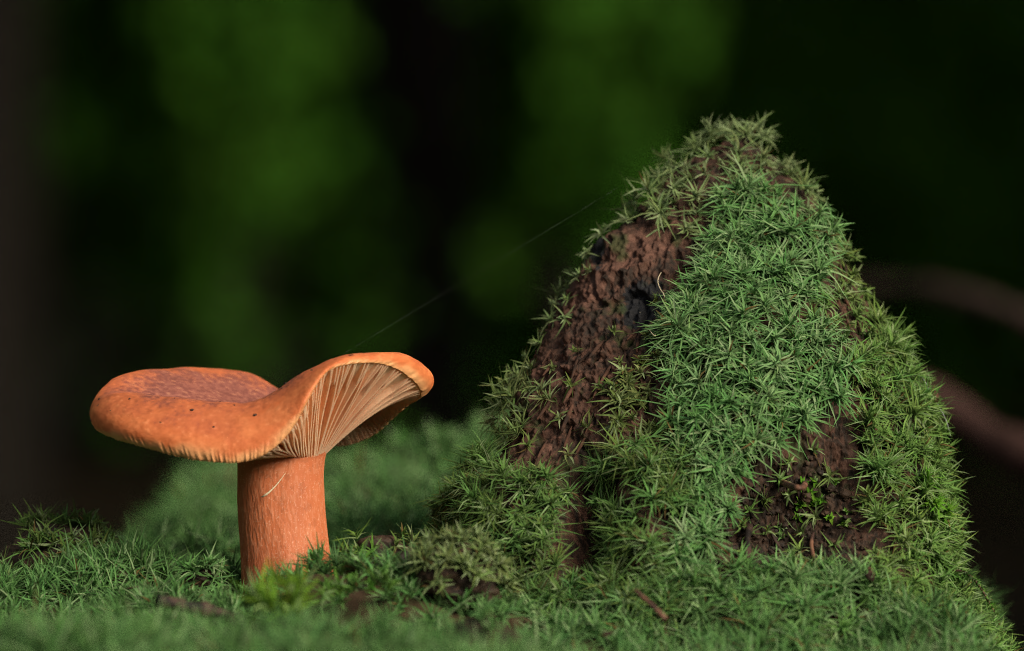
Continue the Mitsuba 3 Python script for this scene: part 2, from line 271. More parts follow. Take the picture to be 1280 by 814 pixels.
def shoots(p, axis, n_leaf, L, W, height, spread=(0.35, 1.25), curl=0.35, drift=(0, 0, 0), pal=None, fine=True, var=0.22, r=rng, lift=0.0):
    """Leafy moss shoots: leaves in a spiral round each stem, erect at the tip and spreading below."""
    N = len(p); n = n_leaf
    axis = unit(axis + 0.0)
    ref = np.where(np.abs(axis[:, 2:]) < 0.9, [[0, 0, 1.0]], [[1.0, 0, 0]])
    a = unit(np.cross(axis, ref)); b = np.cross(axis, a)
    k = np.arange(n)
    frac = (k + 0.5) / n
    az = k[None] * 2.399 + r.uniform(0, 6.28, (N, 1)) + r.normal(size=(N, n)) * 0.35
    el = spread[0] + (spread[1] - spread[0]) * (1 - frac)[None] ** 0.8 + r.normal(size=(N, n)) * 0.16
    out = np.cos(az)[..., None] * a[:, None] + np.sin(az)[..., None] * b[:, None]
    d = unit(np.sin(el)[..., None] * out + np.cos(el)[..., None] * axis[:, None])
    p = p + axis * r.normal(size=(N, 1)) * lift * MM
    h = np.broadcast_to(height, (N,))[:, None] * (0.5 + 0.5 * frac)[None]
    base = p[:, None] + axis[:, None] * h[..., None]
    ll = np.broadcast_to(L, (N,))[:, None] * r.uniform(0.7, 1.2, (N, n)) * (1.05 - 0.35 * frac)[None] * np.clip(r.lognormal(-.04, .24, (N, 1)), .5, 1.4)
    ww = np.broadcast_to(W, (N,))[:, None] * r.uniform(0.75, 1.25, (N, n))
    bend = out * (curl * r.uniform(0.2, 1.4, (N, n, 1))) - axis[:, None] * (curl * 0.55 * np.sin(np.clip(el, 0, 1.5))[..., None]) + np.asarray(drift) + r.normal(size=(N, n, 3)) * 0.24
    nrm = unit(axis[:, None] - out * 0.3 + r.normal(size=(N, n, 3)) * 0.25)
    # each shoot has its own tone; single leaves differ; a few are bleached or dead
    pal = np.asarray(pal, float); w = r.dirichlet(np.ones(len(pal)) * 0.8, N)
    col = (w @ pal)[:, None] * (1 + var * r.normal(size=(N, n, 1)) * 0.7) * (1 + 0.05 * r.normal(size=(N, n, 3)))
    pale = r.random((N, n)) < 0.17; col[pale] = col[pale] * 0.6 + np.array([0.14, 0.17, 0.10])
    dead = r.random((N, n)) < 0.02; col[dead] = np.array([0.11, 0.075, 0.030]) * r.uniform(.6, 1.4, (dead.sum(), 1))
    q = lambda z: z.reshape(-1, *z.shape[2:])
    return blades(q(base), q(d), q(bend), q(ll), q(ww), q(nrm), np.clip(q(col), 0.004, 0.8), fine)
def moss_obj(name, parts, parent=None):
    vs, fs, cs, o = [], [], [], 0
    for v, f, c in parts:
        vs.append(v); fs.append(f + o); cs.append(c); o += len(v)
    return obj(name, (np.vstack(vs), np.vstack(fs)), 'moss_leaf', parent, smooth=True, color=np.vstack(cs))
CUSHION = [(0.108, 0.235, 0.076), (0.076, 0.185, 0.052), (0.180, 0.295, 0.125)]
CARPET = [(0.085, 0.190, 0.055), (0.060, 0.150, 0.040), (0.130, 0.235, 0.090)]
OLIVE = [(0.125, 0.170, 0.045), (0.085, 0.130, 0.036), (0.190, 0.225, 0.090)]
STAR = [(0.108, 0.222, 0.052), (0.165, 0.268, 0.070), (0.084, 0.190, 0.052)]
VIVID = [(0.075, 0.205, 0.020), (0.110, 0.240, 0.024)]

# ------------------------------------------------------------------ the stump
STUMP_ROWS = np.array([  # elevation drawing: height line, left edge, right edge, depth of the front (mm)
    (174, 895, 972, 36), (184, 886, 978, 33), (212, 860, 992, 27), (250, 824, 1024, 20), (300, 768, 1056, 14), (350, 722, 1074, 9), (400, 697, 1092, 4), (450, 677, 1112, -2),
    (500, 650, 1138, -7), (560, 640, 1155, -13), (620, 615, 1166, -19), (680, 588, 1172, -25), (740, 562, 1182, -31), (800, 540, 1228, -36), (880, 480, 1265, -42)], float)
def drawing(x, z): return 640 + x / S0, 407 - (z - CZ) / S0
BUMPS = [(950, 430, 85, 130, 3.0), (900, 610, 55, 70, 2.0), (990, 640, 72, 52, -9.5), (640, 640, 55, 45, 5.0), (800, 630, 42, 75, 4.0), (738, 675, 30, 66, -25.0), (960, 770, 140, 38, 5.0),
         (1130, 610, 45, 110, 2.0), (860, 230, 60, 40, 1.5), (560, 720, 50, 40, 3.0)]
def stump_point(phi, v, detail=True):
    rows = STUMP_ROWS
    fl, fr, ff = (np.interp(v, rows[:, 0], rows[:, k]) for k in (1, 2, 3))
    lx, rx = (fl - 640) * S0, (fr - 640) * S0
    cx, hw = (lx + rx) / 2, (rx - lx) / 2
    hd = hw * 0.72
    cap = np.clip((v - 174) / 40, 0, 1) ** 0.5
    c, s = np.cos(phi), np.sin(phi)
    pw = 2 / 2.3
    x = cx + hw * np.sign(c) * np.abs(c) ** pw * (0.35 + 0.65 * cap)
    y = ff * MM + hd + hd * np.sign(s) * np.abs(s) ** pw * (0.35 + 0.65 * cap)
    z = CZ + (407 - v) * S0
    P = np.stack([x, y, z], -1)
    out = np.stack([c, s * 1.1, 0.35 + 0 * c], -1); out = unit(out)
    front = sst(0.35, -0.3, s)
    amp = sum(a * np.exp(-((drawing(x, z)[0] - px) / sx) ** 2 - ((v - py) / sy) ** 2) for px, py, sx, sy, a in BUMPS) * MM * front
    amp = amp + 0.0065 * (meshkit.fbm(P / 0.020, 3, 21) - 0.5)
    if detail:
        q = P * np.array([1, 1, 0.16])
        rid = 1 - np.abs(2 * meshkit.fbm(q / 0.0030, 3, 31) - 1)
        amp = amp + 0.0020 * (rid - 0.75) + 0.0018 * (meshkit.fbm(q / 0.0009, 2, 45) - 0.5) + 0.0014 * (meshkit.fbm(P / 0.0008, 2, 41) - 0.5) - 0.0013 * sst(0.86, 0.97, 1 - np.abs(2 * meshkit.noise(q / 0.0065, 51) - 1))
    return P + out * amp[..., None]
nph, nv = 560, 400
w_ = 2 * math.pi * (np.arange(nph) / nph - 0.5)
ph = -math.pi / 2 + w_ - 0.55 * np.sin(w_)      # rows of points close together on the side facing the camera
vv = np.linspace(174, 880, nv)
PH, VV = np.meshgrid(ph, vv, indexing='ij')
SP = stump_point(PH, VV)
sv = np.vstack([SP.transpose(1, 0, 2).reshape(-1, 3), SP[:, 0].mean(0)[None] + [[0, 0, .001]]])
sf = grid_faces(nv, nph, True)
j = np.arange(nph)
sf = np.vstack([sf, np.stack([j, (j + 1) % nph, j * 0 + nv * nph], 1)])
stump = thing('tree_stump', 'steep pointed brown stump overgrown with green moss right of the mushroom', 'stump')
obj('wood', (sv, sf), 'wood', stump)
stump_mesh = trimesh.Trimesh(sv, sf, process=False)
if np.einsum('ij,ij->i', stump_mesh.face_normals, stump_mesh.triangles_center - np.array([0.04, 0.04, 0.03])).mean() < 0: print('STUMP INSIDE OUT')

# ground detail: sample places on the stump
smooth_P = stump_point(PH, VV, False)
dphi = np.gradient(smooth_P, axis=0); dv = np.gradient(smooth_P, axis=1)
SN = unit(np.cross(dphi, dv)); SN *= np.sign((SN * (smooth_P - np.array([0.04, 0.05, 0.0]))).sum(-1, keepdims=True))
area = np.linalg.norm(np.cross(dphi, dv), axis=-1)
def stump_scatter(n, seed):
    r = np.random.default_rng(seed)
    pr = area.ravel() / area.sum()
    k = r.choice(pr.size, n, p=pr)
    return SP.reshape(-1, 3)[k] + r.normal(size=(n, 3)) * 0.0001, SN.reshape(-1, 3)[k]
TOTAL_MM2 = area.sum() * 1e6
def inside(px, py, poly, wob=14):
    """Ragged-edged region of the elevation drawing."""
    q = np.stack([px / 30, py / 30, px * 0], -1)
    a, b = (meshkit.fbm(q, 3, 61) - .5) * 2 * wob, (meshkit.fbm(q, 3, 71) - .5) * 2 * wob
    x, y = px + a, py + b
    res = np.zeros(len(px), bool); m = len(poly)
    for i in range(m):
        (x0, y0), (x1, y1) = poly[i], poly[(i + 1) % m]
        c = (y0 > y) != (y1 > y)
        res ^= c & (x < (x1 - x0) * (y - y0) / ((y1 - y0) or 1e-9) + x0)
    return res
R_SLAB = [(885, 275), (945, 255), (1030, 285), (1028, 330), (1010, 370), (1015, 420), (1045, 455), (1042, 500), (1003, 545), (945, 560), (900, 605), (890, 690), (880, 740), (845, 720), (850, 620), (838, 560), (840, 480), (850, 420), (872, 360)]
R_TOP = [(800, 190), (880, 130), (1000, 130), (1040, 230), (1050, 290), (940, 260), (870, 300), (800, 280), (770, 270)]
R_RIGHT = [(1055, 470), (1110, 430), (1300, 430), (1300, 900), (1070, 900), (1078, 700), (1072, 600)]
R_RIDGE = [(1040, 250), (1120, 250), (1140, 450), (1060, 460), (1020, 400)]
R_HOLLOW = [(955, 575), (1010, 565), (1070, 610), (1080, 690), (1030, 715), (900, 720), (890, 690), (920, 620)]
R_FRONT = [(840, 718), (1085, 722), (1110, 900), (600, 900), (640, 760)]
R_LOW = [(400, 660), (560, 600), (610, 575), (650, 608), (740, 612), (775, 575), (850, 560), (850, 760), (400, 900)]
R_MIDSTRIP = [(770, 440), (845, 450), (850, 580), (760, 590)]
def scatter_in(poly, spacing, seed, front=True, wob=14, over=1.0):
    n = int(TOTAL_MM2 / spacing ** 2 * over)
    p, nn = stump_scatter(n, seed)
    px, py = drawing(p[:, 0], p[:, 2])
    k = inside(px, py, poly, wob) & ((nn[:, 1] < 0.25) if front else True)
    return p[k], nn[k]
def lean(nn, up=0.35, fwd=0.0, r=rng, jit=0.25):
    return unit(nn + np.array([0, fwd, up]) + r.normal(size=nn.shape) * jit)

parts = []
# the lush pale cushion on the middle of the stump: long leaves combed downwards
p, nn = scatter_in(R_SLAB, 2.25, 101)
parts.append(shoots(p, lean(nn, 0.35, 0, jit=.22), 30, 3.8 * MM, 0.43 * MM, 4.2 * MM, (0.10, 1.15), 0.66, (-0.07, -0.02, -0.10), CUSHION, lift=.9))
tag(moss_obj('cushion_moss', parts), 'lush pale green cushion moss with long leaves down the middle of the stump', 'moss', kind='stuff')
parts = []
p, nn = scatter_in(R_RIGHT, 2.55, 102); k = rng.random(len(p)) < 0.92
parts.append(shoots(p[k], lean(nn[k], 0.5, -0.1, jit=.25), 32, 3.4 * MM, 0.35 * MM, 3.4 * MM, (0.08, 1.2), 0.48, (0.02, 0, -0.06), STAR + OLIVE[:1], lift=.7))
p, nn = stump_scatter(int(TOTAL_MM2 / 12), 103); k = (nn[:, 1] > 0.1) & (p[:, 2] > 0) & (drawing(p[:, 0], p[:, 2])[0] > 900) & ~inside(*drawing(p[:, 0], p[:, 2]), [(1020, 240), (1130, 240), (1160, 460), (1060, 470), (1010, 400)])
parts.append(shoots(p[k], lean(nn[k], 0.5), 12, 3.0 * MM, 0.55 * MM, 2.0 * MM, (0.25, 1.2), 0.3, (0, 0, -0.08), STAR))
tag(moss_obj('star_moss', parts), 'dense starry green moss on the right flank of the stump', 'moss', kind='stuff')
parts = []
p, nn = scatter_in(R_LOW, 2.5, 104)
k = ((drawing(p[:, 0], p[:, 2])[0] - 738) / 46) ** 2 + ((drawing(p[:, 0], p[:, 2])[1] - 675) / 76) ** 2 > 1; p, nn = p[k], nn[k]
parts.append(shoots(p, lean(nn, 0.45, -0.05, jit=.28), 30, 4.1 * MM, 0.35 * MM, 3.6 * MM, (0.10, 1.2), 0.48, (0, 0, -0.12), STAR[2:] + OLIVE[:2] + CARPET[:1], lift=.9))
p, nn = scatter_in(R_MIDSTRIP, 2.9, 105)
parts.append(shoots(p, lean(nn, 0.45, -0.05), 14, 3.0 * MM, 0.5 * MM, 1.6 * MM, (0.3, 1.3), 0.3, (0, 0, -0.15), OLIVE))
tag(moss_obj('olive_moss', parts), 'dark olive moss round the lower left foot of the stump', 'moss', kind='stuff')
parts = []
p, nn = scatter_in(R_FRONT, 2.3, 106)
parts.append(shoots(p, lean(nn, 0.8, -0.1, jit=.25), 30, 4.0 * MM, 0.36 * MM, 3.6 * MM, (0.08, 1.15), 0.45, (0, 0, -0.04), CUSHION + STAR[:1], lift=1.0))
tag(moss_obj('fringe_moss', parts), 'soft green moss fringe along the front foot of the stump', 'moss', kind='stuff')

# tufts one can pick out, each a plant of its own
def tuft(p, n, label, pal, group=None, leaves=20, L=3.0, W=0.5, h=1.6, name='moss_tuft', seed=0, nsh=1, fine=True, spread=(0.2, 1.35), cat='moss tuft', curl=.3):
    r = np.random.default_rng(seed)
    q = np.repeat(p[None], nsh, 0) + (r.normal(size=(nsh, 3)) * L * 0.28 * MM if nsh > 1 else 0)
    a = unit(np.repeat(unit(n)[None], nsh, 0) + r.normal(size=(nsh, 3)) * 0.35)
    key = moss_obj(name, [shoots(q, a, leaves, L * MM, W * MM, h * MM, spread, curl, (0, 0, -0.06), pal, fine, r=r)])
    return tag(key, label, cat, group)
def picks(poly, gap, seed, most, front=True, wob=10):
    p, nn = scatter_in(poly, 1.0, seed, front, wob)
    keep = []
    for i in range(len(p)):
        if all(np.linalg.norm(p[i] - p[k]) > gap * MM for k in keep): keep.append(i)
        if len(keep) >= most: break
    return p[keep], nn[keep]
n_ = 0
def tufts(poly, gap, seed, most, label, group, pal, L, nsh=1, leaves=20, front=True, fwd=-0.15, h=1.4):
    global n_
    P_, N_ = picks(poly, gap, seed, most, front)
    qx, qz = (np.argsort(np.argsort(v)) * 3 // len(P_) for v in (P_[:, 0], P_[:, 2]))
    for a, b, i, k in zip(P_, N_, qx, qz):
        n_ += 1
        tuft(a, b + np.array([0, fwd, 0.35]), label + ', ' + ('lower', 'middle', 'upper')[k] + ' ' + ('left', 'central', 'right')[i] + ' area', pal, group, leaves, L * rng.uniform(.75, 1.3), 0.38, h, seed=1000 + n_, nsh=nsh)
TOPG = [(0.145, 0.205, 0.075), (0.105, 0.165, 0.055), (0.190, 0.240, 0.115)]
tufts(R_TOP, 4.0, 201, 46, 'grey green starry moss tuft on the brown tip of the stump', 'moss tufts on the tip of the stump', TOPG, 3.1, 2, 23)
tufts(R_RIDGE, 3.6, 202, 40, 'small green moss tuft on the crumbly brown right ridge of the stump', 'moss tufts on the right ridge of the stump', STAR + OLIVE, 2.6, 2, 18)
tufts([(660, 330), (760, 240), (800, 230), (770, 300), (700, 420), (640, 480)], 4.2, 203, 26, 'pale moss tuft on the left edge of the bare brown face', 'moss tufts along the left edge of the stump', TOPG, 2.6, 1, 16, False)
tufts([(700, 440), (830, 380), (850, 470), (830, 590), (650, 600), (640, 500)], 5.2, 204, 36, 'tiny olive moss tuft rooted on the bare brown bark face', 'moss tufts on the bare bark face', OLIVE, 2.4, 1, 14)
tufts(R_HOLLOW, 3.6, 205, 44, 'small yellowish moss tuft in the dark earthy hollow of the stump', 'moss tufts in the dark hollow', OLIVE + STAR, 2.6, 1, 14)
tufts([(590, 490), (670, 470), (690, 520), (640, 570), (590, 580)], 3.4, 206, 22, 'feathery olive moss tuft on the left shoulder of the stump ', 'moss tufts on the left shoulder', OLIVE + TOPG, 3.4, 2, 16, False)

def onstump(px, py):
    x, z = (px - 640) * S0, CZ + (407 - py) * S0
    P_, N_ = SP.reshape(-1, 3), SN.reshape(-1, 3)
    k = np.argmin((P_[:, 0] - x) ** 2 + (P_[:, 2] - z) ** 2 + np.where(N_[:, 1] < 0.3, 0, 1))
    return P_[k], N_[k]
for i, (px, py, s) in enumerate([(1146, 600, 1.0), (1138, 625, 1.15), (1152, 648, .9), (1162, 690, .8)]):
    p, n = onstump(px, py)
    tuft(p + n * .002, n + np.array([0.1, -.3, .5]), ('uppermost', 'second', 'third', 'lowest')[i] + ' vivid yellow green moss sprig low on the right flank of the stump', VIVID, 'vivid moss sprigs', 34, 2.0 * s, .5, 4.5, seed=1400 + i, nsh=2, spread=(.5, 1.2))
pl, nl = picks([(1000, 590), (1055, 595), (1050, 655), (1000, 650)], 1.9, 207, 22)
for i, (a, b) in enumerate(zip(pl, nl)):
    tuft(a, b + np.array([0, -.3, .4]), 'tiny bright green leafy moss speck in the dark hollow beside the twig', VIVID, 'bright specks of leafy moss in the hollow', 10, 1.2, .6, 1.0, seed=1500 + i)
# the feathery frond at the lower right edge
p0, p1 = at(1183, 716, -.012), at(1243, 766, -.016)
ax = np.linspace(0, 1, 26); fr = p0 + (p1 - p0) * ax[:, None] + np.array([0, 0, .003]) * (np.sin(ax * 3.1))[:, None]
key = thing('moss_frond', 'feathery green moss frond pointing down right from the foot of the stump', 'moss frond')
obj('stem', tube(fr[::5], [.0003, .0003, .00028, .00025, .0002, .0001][:len(fr[::5])], 5), 'twig', key)
dd = unit(p1 - p0)
moss_obj('leaves', [shoots(fr, np.repeat(dd[None], 26, 0), 7, 2.0 * MM * (1.2 - ax * .7), .42 * MM, 0.5 * MM, (.7, 1.2), -.1, (0, 0, 0), VIVID[:1] + STAR)], key)

# bark crumbs and plates on the bare faces
tri = 0
def crumb_mesh(c, n, r, seed, sliver=True):
    v, f = blob((0, 0, 0), 1.0, (1, 1, 1), .35 if sliver else .75, 1.6 if sliver else 2.6, 1 if sliver else 2, seed)
    n = unit(n); up = unit(np.array([0.1, 0.2, 1.0]) - n * n[2]); s = np.cross(up, n)
    if not sliver: return c + (v[:, :1] * s + v[:, 1:2] * up * .8 + v[:, 2:3] * n * .7 + n * .4) * r, f
    return c + (v[:, :1] * s * .22 + v[:, 1:2] * (up + s * .25 * math.sin(seed)) * 2.1 + v[:, 2:3] * n * .22 + n * .1) * r, f
cp, cn = picks([(640, 600), (690, 420), (760, 420), (850, 400), (850, 560), (760, 600)], 2.6, 208, 90)
for i in range(len(cp)):
    obj('bark_sliver', crumb_mesh(cp[i], cn[i], rng.uniform(.8, 2.0) * MM, i), 'bark_crumb', stump)
cp, cn = picks([(1035, 255), (1080, 270), (1095, 430), (1110, 520), (1060, 460), (1030, 380)], 1.7, 209, 90)
for i in range(len(cp)):
    obj('bark_sliver', crumb_mesh(cp[i], cn[i], rng.uniform(.6, 1.3) * MM, 300 + i), 'bark_crumb', stump)
cp, cn = picks(R_HOLLOW, 0.75, 210, 620)
tag(obj('soil_crumbs', merge([crumb_mesh(cp[i], cn[i] + rng.normal(size=3) * .5, np.clip(rng.lognormal(-.95, .45), .18, 1.1) * MM, 500 + i, False) for i in range(len(cp))]), 'soil'), 'dark earth crumbs in the hollow low on the stump', 'soil', kind='stuff')

# ------------------------------------------------------------------ the mushroom
RIM = [(180, 119, 520, 0), (200, 131, 543, -9), (220, 172, 557, -17), (240, 226, 571, -22), (260, 278, 578, -25), (280, 325, 571, -26), (295, 358, 546, -26), (310, 383, 505, -25), (322, 406, 468, -22),
       (335, 446, 455, -18), (348, 490, 460, -11), (360, 522, 485, -2), (380, 507, 508, 10), (400, 474, 538, 22), (420, 438, 556, 27), (440, 398, 552, 30), (460, 352, 512, 29), (475, 318, 484, 28), (490, 262, 478, 25), (505, 205, 482, 18), (520, 157, 492, 9)]
OUTER = [(180, 114, 508, 0), (200, 120, 527, -9), (220, 160, 536, -17.5), (240, 218, 546, -22.5), (260, 274, 552, -25), (280, 326, 543, -26), (295, 362, 517, -26), (310, 392, 480, -25), (322, 420, 453, -21),
         (335, 458, 446, -16.5), (348, 505, 449, -9), (360, 538, 473, 0), (380, 521, 494, 12), (400, 485, 514, 23), (420, 444, 532, 28), (440, 398, 526, 31), (460, 351, 500, 30), (475, 315, 474, 29), (490, 260, 469, 26), (505, 202, 471, 19), (520, 147, 482, 9)]
CREST = [(180, 140, 489, 0), (200, 150, 492, -6), (220, 190, 499, -11), (240, 236, 503, -14), (260, 283, 504, -16), (280, 328, 497, -17), (295, 365, 475, -17), (310, 396, 456, -16), (322, 424, 446, -13),
         (335, 460, 443, -9), (348, 497, 446, -4), (360, 520, 461, 3), (380, 505, 471, 10), (400, 468, 484, 17), (420, 432, 494, 21), (440, 395, 496, 23), (460, 352, 490, 23), (475, 315, 470, 23), (490, 264, 464, 20), (505, 210, 464, 14), (520, 163, 471, 7)]
def ring(tab):
    th = np.radians([r[0] for r in tab] + [tab[0][0] + 360])
    P_ = np.array([at(r[1], r[2], r[3] * MM) for r in tab]); P_ = np.vstack([P_, P_[:1]])
    return CubicSpline(th, P_, bc_type='periodic')
# how far the line of the gill edges bows up between stem and rim (mm): only where the back flap hangs down
BOW = CubicSpline(np.radians([180, 240, 300, 340, 360, 380, 400, 420, 440, 460, 500, 540]), np.array([0, 0, 0, 0, 1.0, 4.2, 5.6, 5.6, 4.5, 2.0, 0, 0]) * MM, bc_type='natural')
rim_f, outer_f, crest_f = ring(RIM), ring(OUTER), ring(CREST)
cen = at(338, 512, 2 * MM)
def edge_wave(th):
    q = np.stack([np.cos(th), np.sin(th), th * 0], -1)
    return (meshkit.fbm(q * 6, 3, 81) - .5)[..., None]
def cap_top(u, th):
    """Upper face: u from 0 at the sunken centre to 1 at the edge."""
    R, O, C = rim_f(th), outer_f(th), crest_f(th)
    inner = cen + (C - cen) * 0.5 + np.array([0, 0, -0.0016])
    knots = np.array([0, .3, .62, .88, 1.0])
    cs = CubicSpline(knots, np.stack([np.broadcast_to(cen, R.shape), inner, C, O, R]), axis=0)
    P_ = np.stack([cs(uu)[i] for i, uu in enumerate(u)]) if np.ndim(u) else cs(u)
    return P_
nth, nu = 840, 90
TH = np.linspace(0, 2 * math.pi, nth, endpoint=False) + math.pi
us = np.linspace(0.0, 1, nu) ** 0.85
R_, O_, C_ = rim_f(TH), outer_f(TH), crest_f(TH)
knots = np.array([0, .3, .62, .88, 1.0])
top = CubicSpline(knots, np.stack([np.broadcast_to(cen, R_.shape), cen + (C_ - cen) * .5 + [0, 0, -.0016], C_, O_, R_]), axis=0)(us)      # nu, nth, 3
edge = sst(0.9, 1.0, us)[:, None, None] * (meshkit.noise(np.stack([TH * 62, TH * 0, TH * 0], -1)))[None, :, None]
top += unit(rim_f(TH) - cen)[None] * edge * 0.0004
lump = (meshkit.fbm(top / 0.012, 3, 91) - .5) * 0.0016 + (meshkit.fbm(top / 0.003, 3, 92) - .5) * 0.0004
top[..., 2] += lump * np.sin(np.clip(us, 0, 1) * math.pi)[:, None] ** .5
STEM_C = [(352, 556), (351, 580), (351, 620), (354, 660), (358, 700), (361, 735), (362, 760)]
STEM_W = [126, 108, 108, 110, 114, 117, 116]
stem_top = at(351, 569, 2 * MM); stem_r = 55 * S0
def gill_line(u, th):
    """Lower edges of the gills: from the stem out to the rim, sagging a little."""
    R = rim_f(th)
    Sx = stem_top + np.stack([np.cos(th) * stem_r, np.sin(th) * stem_r, 0 * th], -1)
    b = BOW((th - math.pi) % (2 * math.pi) + math.pi)
    L_ = Sx + (R - Sx) * u[..., None]
    L_[..., 2] += b * 4 * u * (1 - u)
    D = R - Sx; D[..., 2] += b * 4 * (1 - 2 * u)
    return L_, D
def gill_up(th, d):
    tang = unit(rim_f(th, 1)); n = unit(np.cross(d, tang)); return n * np.sign(n[..., 2:] + 1e-9)
def gill_depth(u): return (0.25 + 1.7 * np.sin(np.clip(u, 0, 1) ** 0.8 * math.pi) ** .8 * (1 - .25 * u) + 1.0 * (1 - u)) * MM
uu = np.linspace(0, 1, 40)
U_, TT = np.meshgrid(uu, TH, indexing='ij')
L_, D_ = gill_line(U_, TT)
under = L_ + gill_up(TT, D_) * gill_depth(U_)[..., None]
nt = nu * nth
capv = np.vstack([top.reshape(-1, 3), under[::-1].reshape(-1, 3)])
capf = grid_faces(nu + 40, nth, True)
capuv = np.concatenate([np.stack([np.repeat(us, nth), np.tile(TH, nu)], 1), np.stack([np.full(40 * nth, 2.0), np.tile(TH, 40)], 1)])
def cap_col(p, n, uv):
    u, th = uv.x, uv.y
    ct, st_ = dr.cos(th), dr.sin(th)
    rad = fbm(ct * 40, st_ * 40, u * 4, 3)                            # streaks that run outwards
    grain = fbm(p.x * 1400, p.y * 1400, p.z * 1400, 3)
    mid_ = fbm(p.x * 260, p.y * 260, p.z * 260, 3)
    big = fbm(p.x * 75 + 5, p.y * 75, p.z * 75, 3)
    c = mix((0.48, 0.115, 0.034), (0.62, 0.190, 0.066), smoothstep(0.3, 0.7, mid_ * .55 + rad * .2 + grain * .25))
    c = mix(c, (0.50, 0.105, 0.030), smoothstep(0.54, 0.70, big * .6 + mid_ * .4) * 0.85)       # rusty blotches
    c = mix(c, mix((0.34, 0.078, 0.030), (0.46, 0.120, 0.048), grain), smoothstep(0.88, 0.70, u + (mid_ - .5) * .22 + (big - .5) * .2) * .8)   # redder zone inside the pale margin
    disc = smoothstep(0.74, 0.44, u + (mid_ - .5) * .35 + (grain - .5) * .25 + (rad - .5) * .1)
    c = mix(c, mix((0.18, 0.058, 0.044), (0.27, 0.092, 0.066), smoothstep(.3, .7, grain)), disc)  # wine-brown disc of this kind of mushroom
    c = mix(c, (0.70, 0.36, 0.16), smoothstep(0.90, 0.985, u + (mid_ - .5) * .10) * dr.select(u < 1.5, 0.8, 0.0))
    c = mix(c, (0.70, 0.34, 0.16), smoothstep(0.60, 0.85, grain) * 0.16)
    return dr.select(u > 1.5, mi.Color3f(0.86, 0.55, 0.35), c)
mat('cap_skin', proc(cap_col), 0.55, 0.35, bump=lambda p, n, uv: fbm(p.x * 900, p.y * 900, p.z * 900, 3), bscale=0.0002)
scene['gill_flesh_look'] = {'type': 'principledthin', 'base_color': proc(lambda p, n, uv: mix((0.92, 0.59, 0.37), (0.96, 0.73, 0.51), fbm(p.x * 500, p.y * 500, p.z * 500, 2))), 'roughness': 0.6, 'spec_trans': 0.0, 'diff_trans': 0.7, 'eta': 1.35}
def stem_col(p, n, uv):
    st = fbm(uv.x * 150, uv.y * 5, 0.0, 4); st2 = noise(uv.x * 300, uv.y * 34, 3.0)
    big = fbm(p.x * 110, p.y * 110, p.z * 60, 3)
    c = mix((0.36, 0.092, 0.036), (0.47, 0.132, 0.052), smoothstep(.3, .7, big))
    c = mix(c, (0.58, 0.26, 0.15), smoothstep(.46, .70, st) * .30)
    c = mix(c, (0.66, 0.40, 0.28), smoothstep(.76, .92, st2) * .45)
    return mix(c, (0.25, 0.075, 0.035), smoothstep(.58, .75, fbm(uv.x * 70 + 7, uv.y * 6, 5.0, 4)) * .3)
mat('stem_skin', proc(stem_col), 0.6, 0.3, bump=lambda p, n, uv: fbm(uv.x * 150, uv.y * 5, 0.0, 3), bscale=0.00013)
mush = thing('mushroom', 'orange mushroom with a wavy cap and pale gills standing in the moss', 'mushroom')
cap = obj('cap', (capv, capf), 'cap_skin', mush, smooth=True, uv=capuv)
ng = 124; gi = 0
for k in range(ng * 2):
    short = k % 2; th0 = math.pi + (k + .5 + rng.uniform(-.25, .25)) * math.pi / ng
    u0 = rng.choice([.45, .6, .72]) if short else 0.0
    u = np.linspace(u0, 0.998, 8); th = th0 + 0.016 * np.sin(u * 5 + rng.uniform(0, 6)) + 0.012 * rng.normal() * u
    L_, D_ = gill_line(u, th); n_up = gill_up(th, D_); tg = unit(rim_f(th, 1)); tg = tg - n_up * (tg * n_up).sum(-1, keepdims=True)
    dep = gill_depth(u)
    cut = np.interp((u - u0) / (1 - u0), [0, .25, .9, 1], [1, .15, 0, 0.25]) if short else (0.06 * rng.random() + np.zeros(8))
    hgt = dep * (1 - cut)
    a = L_ + n_up * (dep + 0.0004)[:, None]; b = L_ + n_up * (dep - hgt)[:, None]
    wa = np.interp(u, [0, 1], [.00024, .00036])[:, None]; wb = np.full((8, 1), .00014)
    v = np.stack([a - tg * wa, a + tg * wa, b + tg * wb, b - tg * wb], 1).reshape(-1, 3)
    f = grid_faces(8, 4, True); f = np.vstack([f, [[0, 1, 2], [0, 2, 3], [28, 30, 29], [28, 31, 30]]])
    obj('gill', (v, f), 'gill_flesh', mush, smooth=40)
zs = np.linspace(0, 6, 110); sp = np.array([at(px, py, 2 * MM) for px, py in STEM_C]); sc_, sr = CubicSpline(range(7), sp)(zs), CubicSpline(range(7), np.array(STEM_W) * S0 / 2)(zs)
pa = np.linspace(0, 2 * math.pi, 180, endpoint=False)
rr = sr[:, None] * (1 + 0.05 * (meshkit.fbm(np.stack(np.broadcast_arrays(np.cos(pa)[None] * 1.5, np.sin(pa)[None] * 1.5, zs[:, None] * .25), -1), 3, 33) - .5) * 2 + 0.02 * (meshkit.fbm(np.stack(np.broadcast_arrays(np.cos(pa)[None] * 9, np.sin(pa)[None] * 9, zs[:, None] * .7), -1), 3, 34) - .5))
stv = sc_[:, None] + np.stack([np.cos(pa)[None] * rr, np.sin(pa)[None] * rr * .96, 0 * rr], -1)
obj('stem', (stv.reshape(-1, 3), grid_faces(110, 180, True)), 'stem_skin', mush, smooth=True, uv=np.stack([np.tile(pa / 6.283, 110), np.repeat(zs, 180)], 1))
